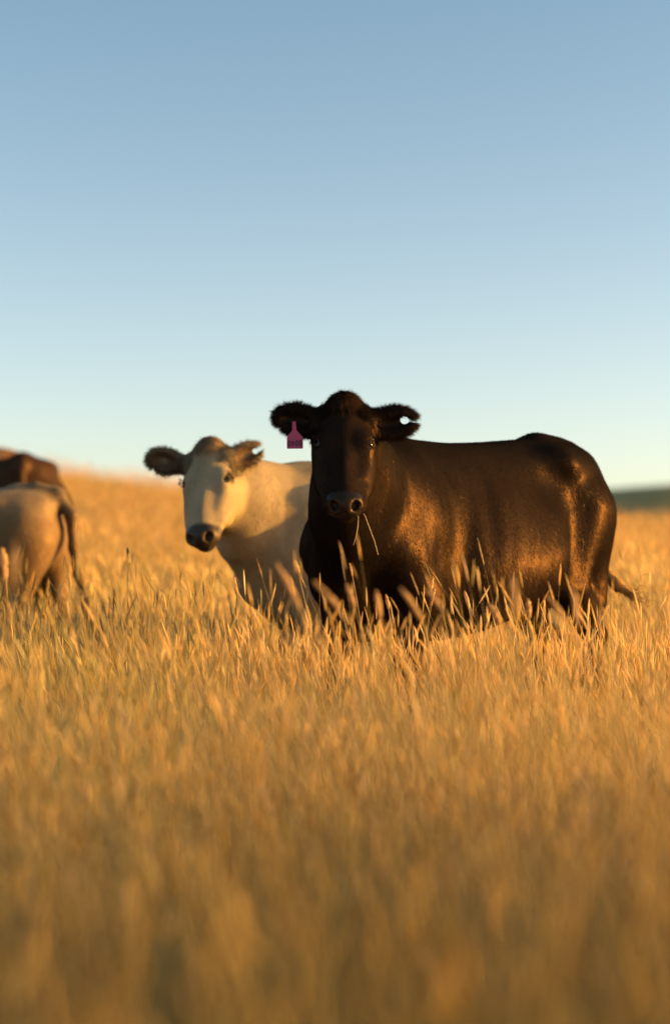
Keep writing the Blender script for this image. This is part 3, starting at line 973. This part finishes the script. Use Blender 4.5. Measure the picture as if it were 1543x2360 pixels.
# ---------------------------------------------------------------- dark brown cow behind it
HD = math.atan2(1.0, -.06)
hdv = np.array([math.cos(HD), math.sin(HD)])
rd = np.array([-2.50, 25.0])
orgd = rd + .8 * hdv
brown = Cow('brown_cow', 'dark brown cow seen from behind beyond the tan young cow', (orgd[0], orgd[1], float(ground_z(orgd[0], orgd[1])) - .02), HD, 1.06)
hx = orgd + hdv * 1.2
brown.set_head((hx[0], hx[1], .0), (hdv[0] * .5, hdv[1] * .5, -.86), (hdv[0], hdv[1], .5))
brown.build_solid(dict(hind_l=(.0, 0), hind_r=(-.03, 0), fore_l=(.0, 0), fore_r=(.1, 0)),
                  [(-.74, 0, 1.25), (-.88, 0, 1.18), (-.92, -.02, .95), (-.92, -.03, .6), (-.92, -.03, .4)],
                  dict(l=dict(axis=(-1, 0, .1), face=(0, 1, 0)), r=dict(axis=(1, 0, .1), face=(0, 1, 0))), belly=1.1)
brown.finish(.018, M_brown, col_brown)
brown.eyes(M_eye, M_lash, M_rim)
switch(brown, (-.92, -.03, .4), (0, 0, -1), 60, .25, M_black_hair, (.03, .015, .01), curl=.1, spread=.2, width=.004)

# ---------------------------------------------------------------- russet cow, only its back in view at the very edge
HR = math.atan2(.35, -.94)
hrv = np.array([math.cos(HR), math.sin(HR)])
rr_ = np.array([-2.95, 28.5])
orgr = rr_ + .8 * hrv
russet = Cow('russet_cow', 'russet cow whose back just shows at the left edge behind the dark brown cow', (orgr[0], orgr[1], float(ground_z(orgr[0], orgr[1])) - .02), HR, 1.1)
hx = orgr + hrv * 1.2
russet.set_head((hx[0], hx[1], .0), (hrv[0] * .5, hrv[1] * .5, -.86), (hrv[0], hrv[1], .5))
russet.build_solid(dict(hind_l=(.0, 0), hind_r=(-.03, 0), fore_l=(.0, 0), fore_r=(.1, 0)),
                   [(-.74, 0, 1.25), (-.88, 0, 1.18), (-.92, -.02, .95), (-.92, -.03, .6), (-.92, -.03, .4)],
                   dict(l=dict(axis=(0, -1, .1), face=(-1, 0, 0)), r=dict(axis=(0, 1, .1), face=(-1, 0, 0))))
russet.finish(.022, M_tan, col_russet)

# ---------------------------------------------------------------- ear tag
def ear_tag():
    m = plain_material('pink_tag_plastic', (.36, .045, .12), .4, .4)
    mt = plain_material('tag_print', (.045, .006, .022), .5, .3)
    cen, R, hw = black.ear_info[1]
    top = np.array([-.1560, 11.925, .345])
    o = empty('ear_tag', top)
    tag(o, 'pink plastic ear tag printed with reversed digits in the ear of the black cow', 'ear tag')
    # outline of the flap, front view (x, z): neck above, shield below
    pr = [(-.0065, 0), (.0065, 0), (.0075, -.034), (.030, -.060), (.0315, -.064), (.0300, -.103), (.027, -.1055), (-.029, -.1030), (-.0315, -.100), (-.0300, -.060), (-.028, -.056), (-.0085, -.034)]
    k = len(pr); th = .0012
    V = [(x, -th, z) for x, z in pr] + [(x, th, z) for x, z in pr]
    f4 = [(i, (i + 1) % k, k + (i + 1) % k, k + i) for i in range(k)]
    me = bpy.data.meshes.new('flap')
    me.from_pydata(V, [], [tuple(range(k))[::-1], tuple(range(k, 2 * k))] + f4)
    me.materials.append(m)
    fl = bpy.data.objects.new('flap', me); col.objects.link(fl); fl.parent = o
    V, f = tube_geo([(0, .004, -.008), (0, -.004, -.008)], [.0045, .0045], 10)
    c = len(V); V = np.concatenate([V, [(0, -.005, -.008)]])
    cap = np.array([(10 + i, 10 + (i + 1) % 10, c) for i in range(10)])
    mesh_obj('stud', V, [f, cap], m, o, smooth=False)
    for i, ch in enumerate("0400"):
        cu = bpy.data.curves.new('digit', 'FONT'); cu.body = ch; cu.size = .030; cu.align_x = 'CENTER'; cu.extrude = .0004
        tmp = bpy.data.objects.new('digit', cu); col.objects.link(tmp)
        dg = bpy.context.evaluated_depsgraph_get()
        me = bpy.data.meshes.new_from_object(tmp.evaluated_get(dg))
        col.objects.unlink(tmp); bpy.data.objects.remove(tmp)
        n = len(me.vertices); a = np.empty(n * 3, np.float32); me.vertices.foreach_get('co', a); a = a.reshape(-1, 3)
        # printed on the far side, so it reads mirrored
        px = -.0205 + .0138 * i
        W = np.stack([-a[:, 0] * .78 + px, -th - .0008 - a[:, 2], a[:, 1] * 1.05 - .0945], -1)
        me.vertices.foreach_set('co', W.ravel().astype(np.float32)); me.flip_normals(); me.materials.append(mt)
        d = bpy.data.objects.new('digit', me); col.objects.link(d); d.parent = o
    o.rotation_euler = (math.radians(-4), math.radians(-3), math.radians(-6))

ear_tag()

# straws hanging from the mouth
M_straw = plain_material('dry_straw', (.55, .36, .17), .5, .4)
for lab, pts in (('short dry straw hanging from the lips of the black cow', [(.083, 11.82, .0), (.087, 11.74, -.022), (.086, 11.70, -.050), (.081, 11.70, -.085), (.069, 11.70, -.124)]),
                 ('long dry straw slanting down from the mouth corner of the black cow', [(.100, 11.80, .004), (.113, 11.74, -.016), (.126, 11.71, -.052), (.147, 11.70, -.108), (.161, 11.70, -.160)])):
    b0 = np.array(pts[0]); o = empty('straw', b0)
    tube_obj('stem', np.array(pts) - b0, np.linspace(.0016, .0010, len(pts)), M_straw, o, 5)
    tag(o, lab, 'straw')

# ---------------------------------------------------------------- grass
def straw_colours(n):
    base = np.array([[.66, .45, .15], [.74, .53, .21], [.56, .34, .09], [.68, .48, .23], [.42, .33, .09], [.78, .59, .29]])
    k = rng.choice(len(base), n, p=[.28, .22, .2, .15, .07, .08])
    return base[k] * (.5 + .75 * rng.random((n, 1)))


def patch_height(x, y):
    P = np.stack([x * .9, y * .55, 0 * x], -1)
    t = smooth(.08, .45, x - .107 * y) * smooth(9.5, 6.0, y) * smooth(2.3, 3.2, y)      # taller bank added out of view, sunward, to shade the near grass
    return (.72 + .42 * vnoise(P, 101) + .18 * vnoise(P * 3.1, 102)) * (1 + .95 * t)


def patch_tint(x, y):
    """drier and greener patches of the sward; close to the viewer, shade painted in as a darker tint"""
    P = np.stack([x * .8, y * .35, 0 * x], -1)
    a = vnoise(P, 201)[:, None]; b = smooth(.58, .85, vnoise(P * 1.7, 202))[:, None]
    g = smooth(7.6, 3.2, y)[:, None]  # foreground shade put into the grass colour, stronger towards the viewer
    t = .86 + .34 * a * np.ones(3)
    t = t * (1 - b * np.array([.20, .10, .20]))
    far = smooth(17, 42, y)[:, None]
    t = t * (1 - far * np.array([.14, .24, .26]))
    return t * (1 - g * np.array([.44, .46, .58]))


def blades(x, y, h, w, lean, K, rgb):
    """ribbons standing on the ground"""
    n = len(x)
    z0 = ground_z(x, y) - .02
    az = rng.uniform(0, 2 * math.pi, n); fa = rng.uniform(0, math.pi, n)
    t = np.linspace(0, 1, K)
    bend = lean[:, None] * h[:, None] * t[None] ** 2
    wind = .10 * h[:, None] * t[None] ** 2
    X = x[:, None] + np.cos(az)[:, None] * bend - wind * .6
    Y = y[:, None] + np.sin(az)[:, None] * bend
    Z = z0[:, None] + h[:, None] * t[None] * (1 - .25 * (lean[:, None] * t[None]) ** 2)
    ww = w[:, None] * (1 - .85 * t[None] ** 1.5)
    sx = np.cos(fa)[:, None] * ww; sy = np.sin(fa)[:, None] * ww
    V = np.stack([np.stack([X - sx, Y - sy, Z], -1), np.stack([X + sx, Y + sy, Z], -1)], 2)   # n,K,2,3
    idx = np.arange(n * K * 2).reshape(n, K, 2)
    f = np.stack([idx[:, :-1, 0], idx[:, :-1, 1], idx[:, 1:, 1], idx[:, 1:, 0]], -1).reshape(-1, 4)
    c = np.repeat(rgb, K * 2, 0)
    tip = np.stack([X[:, -1], Y[:, -1], Z[:, -1]], -1)
    d = np.stack([X[:, -1] - X[:, -2], Y[:, -1] - Y[:, -2], Z[:, -1] - Z[:, -2]], -1)
    d /= np.linalg.norm(d, axis=1, keepdims=True)
    return V.reshape(-1, 3), f, c, tip, d


def heads(tip, d, L, r, rgb, rings=5, sides=4):
    """plump ragged seed heads on the stem tips"""
    n = len(tip)
    a = np.cross(d, np.array([1.0, .3, .1])); a /= np.linalg.norm(a, axis=1, keepdims=True); b = np.cross(d, a)
    t = np.linspace(0, 1, rings)
    prof = np.sin(np.pi * np.clip(t * .92 + .06, 0, 1)) ** .7
    th = np.linspace(0, 2 * math.pi, sides, endpoint=False)
    jr = .7 + .6 * rng.random((n, rings, sides))
    R = r[:, None, None] * prof[None, :, None] * jr
    cen = tip[:, None, :] + d[:, None, :] * (L[:, None] * t[None])[..., None] * 1.0
    V = cen[:, :, None, :] + R[..., None] * (np.cos(th)[None, None, :, None] * a[:, None, None, :] + np.sin(th)[None, None, :, None] * b[:, None, None, :])
    idx = np.arange(n * rings * sides).reshape(n, rings, sides)
    nx = np.roll(idx, -1, 2)
    f = np.stack([idx[:, :-1], nx[:, :-1], nx[:, 1:], idx[:, 1:]], -1).reshape(-1, 4)
    return V.reshape(-1, 3), f, np.repeat(rgb, rings * sides, 0)


def scatter(y0, y1, dens, side=1.35, extra=1.0):
    A = (y1 ** 2 - y0 ** 2) * .5 * .2143 * side + (y1 - y0) * extra * 2
    n = int(A * dens)
    y = []
    # sample y in proportion to the local width
    yy = np.linspace(y0, y1, 400); w = .2143 * side * yy + 2 * extra
    cdf = np.cumsum(w); cdf /= cdf[-1]
    y = np.interp(rng.random(n), cdf, yy)
    x = (rng.random(n) - .5) * (.2143 * side * y + 2 * extra)
    return x, y


def build_grass(name, label, y0, y1, dens_blade, dens_stem, hb_, hs_, wscale, K, rings, mat, side=1.35, extra=.8):
    Vs, Fs, Cs, o = [], [], [], 0
    def put(V, f, c):
        nonlocal o
        Vs.append(V); Fs.append(f + o); Cs.append(c); o += len(V)
    x, y = scatter(y0, y1, dens_blade, side, extra)
    ph = patch_height(x, y)
    n = len(x)
    h = hb_ * ph * (.6 + .55 * rng.random(n))
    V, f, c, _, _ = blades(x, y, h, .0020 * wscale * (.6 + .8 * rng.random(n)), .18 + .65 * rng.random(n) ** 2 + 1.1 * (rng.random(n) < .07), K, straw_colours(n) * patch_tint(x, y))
    put(V, f, c)
    x, y = scatter(y0, y1, dens_stem, side, extra)
    n = len(x)
    h = hs_ * patch_height(x, y) * (.72 + .42 * rng.random(n)) * (1 + .32 * (rng.random(n) < .13))
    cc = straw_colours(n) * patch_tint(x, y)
    V, f, c, tip, d = blades(x, y, h, .0015 * wscale * np.ones(n), .10 + .35 * rng.random(n) ** 2, K, cc)
    put(V, f, c)
    V, f, c = heads(tip - d * .01, d, (.045 + .05 * rng.random(n)) * (1 + .15 * wscale), (.0021 + .0022 * rng.random(n)) * wscale, cc * np.array([1.1, 1.05, 1.05]), rings, 4 if y1 < 20 else 3)
    put(V, f, c)
    ob = mesh_obj(name, np.concatenate(Vs), np.concatenate(Fs), mat, smooth=True)
    set_col(ob, np.concatenate(Cs))
    tag(ob, label, kind='stuff')


M_grass = straw_material('dry_grass')
build_grass('grass', 'dry golden grass blurred in the near foreground', 1.6, 5.0, 1000, 200, .35, .46, .85, 4, 4, M_grass, extra=.9)
build_grass('grass', 'dry golden grass filling the foreground', 5.0, 9.0, 1700, 320, .34, .46, .8, 4, 4, M_grass, extra=.9)
build_grass('grass', 'dry golden grass with seed heads around the cows', 9.0, 17.0, 1300, 280, .37, .49, .8, 3, 4, M_grass, extra=1.0)
build_grass('grass', 'dry golden grass on the slope behind the cows', 17.0, 36.0, 210, 48, .36, .50, 1.75, 3, 3, M_grass, side=1.6, extra=1.8)
build_grass('grass', 'dry golden grass up to the crest', 36.0, 78.0, 75, 12, .38, .43, 2.9, 3, 3, M_grass, side=1.55, extra=3)

# ---------------------------------------------------------------- tall stalks standing out against the cows
def stalk(x, y, h, leanx, headlen, headr, label, green=False):
    z0 = float(ground_z(x, y))
    root = empty('grass_stalk', (x, y, z0))
    t = np.linspace(0, 1, 9)
    pts = np.stack([leanx * h * t ** 2, .05 * h * t ** 2, h * t], -1)
    c = np.array([.5, .33, .13]) * random.uniform(.85, 1.1)
    if green: c = np.array([.22, .24, .06])
    V, f = tube_geo(pts, np.linspace(.0017, .0011, 9), 5)
    s = mesh_obj('stem', V, f, M_grass, root); set_col(s, np.tile(c, (len(V), 1)))
    d = unit(pts[-1] - pts[-2])
    n = 15
    q = pts[-1] + d * (np.linspace(-.05, 1, n) * headlen)[:, None] + np.stack([leanx * .25 * headlen * np.linspace(0, 1, n) ** 2, 0 * t[:1].repeat(n), -.1 * headlen * np.linspace(0, 1, n) ** 2], -1)
    prof = np.sin(np.pi * np.clip(np.linspace(.04, .97, n), 0, 1)) ** .6
    V, f = tube_geo(q, headr * prof, 7)
    V = V + rng.normal(0, headr * .22, V.shape)
    hd = mesh_obj('seed_head', V, f, M_grass, root, smooth=True)
    cc = (c * np.array([1.15, 1.05, 1.1]))[None] * (.7 + .6 * rng.random((len(V), 1)))
    set_col(hd, cc)
    tag(root, label, 'grass stalk', 'tall seed stalks standing in front of the cattle')


def px_stalk(px, py, d, leanx, hl, hr, label, green=False):
    """a stalk that stands at distance d and reaches the height seen there"""
    fpx = 7211.0
    tx = (px - 771.5) / fpx * d; tz = (1180 - py) / fpx * d
    h = 0
    x = tx
    for _ in range(4):
        h = tz - float(ground_z(x, d)) - hl * .9
        x = tx - leanx * (h + hl * 1.8)
    stalk(x, d, h, leanx, hl, hr, label, green)


for a in ((680, 1290, 11.3, -.12, .060, .0075, 'tall seed stalk with a knobbly head before the cream flank', False),
          (640, 1290, 7.6, -.22, .13, .0068, 'blurred leaning seed stalk before the chest of the cream cow', False),
          (722, 1318, 7.4, -.34, .13, .0068, 'blurred stalk bowed left across the lower chest of the black cow', False),
          (806, 1298, 11.6, -.10, .05, .0045, 'slim pale stalk below the chin of the black cow', False),
          (800, 1345, 8.6, -.16, .07, .0068, 'blurred seed stalk below the straws of the black cow', False),
          (868, 1360, 8.4, -.06, .09, .0068, 'blurred upright stalk before the near foreleg of the black cow', False),
          (925, 1345, 7.8, -.28, .10, .0068, 'blurred stalk bowed left before the shoulder of the black cow', False),
          (985, 1350, 8.2, -.30, .08, .0062, 'blurred stalk bowed left under the ribs of the black cow', False),
          (890, 1370, 11.4, -.08, .06, .0065, 'sharp small seed stalk before the black forelegs', False),
          (1000, 1355, 11.5, .08, .07, .0065, 'sharp seed stalk leaning right before the black belly', False),
          (1072, 1362, 11.6, -.10, .07, .0065, 'sharp seed stalk before the middle of the black belly', False),
          (1185, 1330, 6.6, -.02, .10, .0068, 'blurred broad upright stalk before the rear belly of the black cow', False),
          (1218, 1380, 10.0, -.02, .07, .008, 'upright seed stalk beneath the udder of the black cow', False),
          (1262, 1362, 8.2, -.30, .10, .0068, 'blurred stalk bowed left before the gap between the hind legs', False),
          (1324, 1352, 7.6, -.06, .11, .0068, 'blurred upright stalk before the near hind leg of the black cow', False),
          (1128, 1385, 9.2, -.24, .08, .010, 'soft seed stalk bowed left before the black belly', False),
          (540, 1330, 11.2, -.06, .07, .0055, 'sharp seed stalk left of the chest of the cream cow', False),
          (293, 1262, 13.0, .0, .035, .0055, 'lone upright seed stalk standing above the grass left of the cream cow', False),
          (600, 1357, 11.8, .0, .03, .003, 'thin green stalk before the foreleg of the cream cow', True),
          (2, 1262, 9.0, -.05, .10, .010, 'seed stalk at the left edge before the tan thigh', False),
          (30, 1240, 6.0, .02, .11, .0068, 'blurred broad stalk before the tan thigh', False)):
    px_stalk(*a)
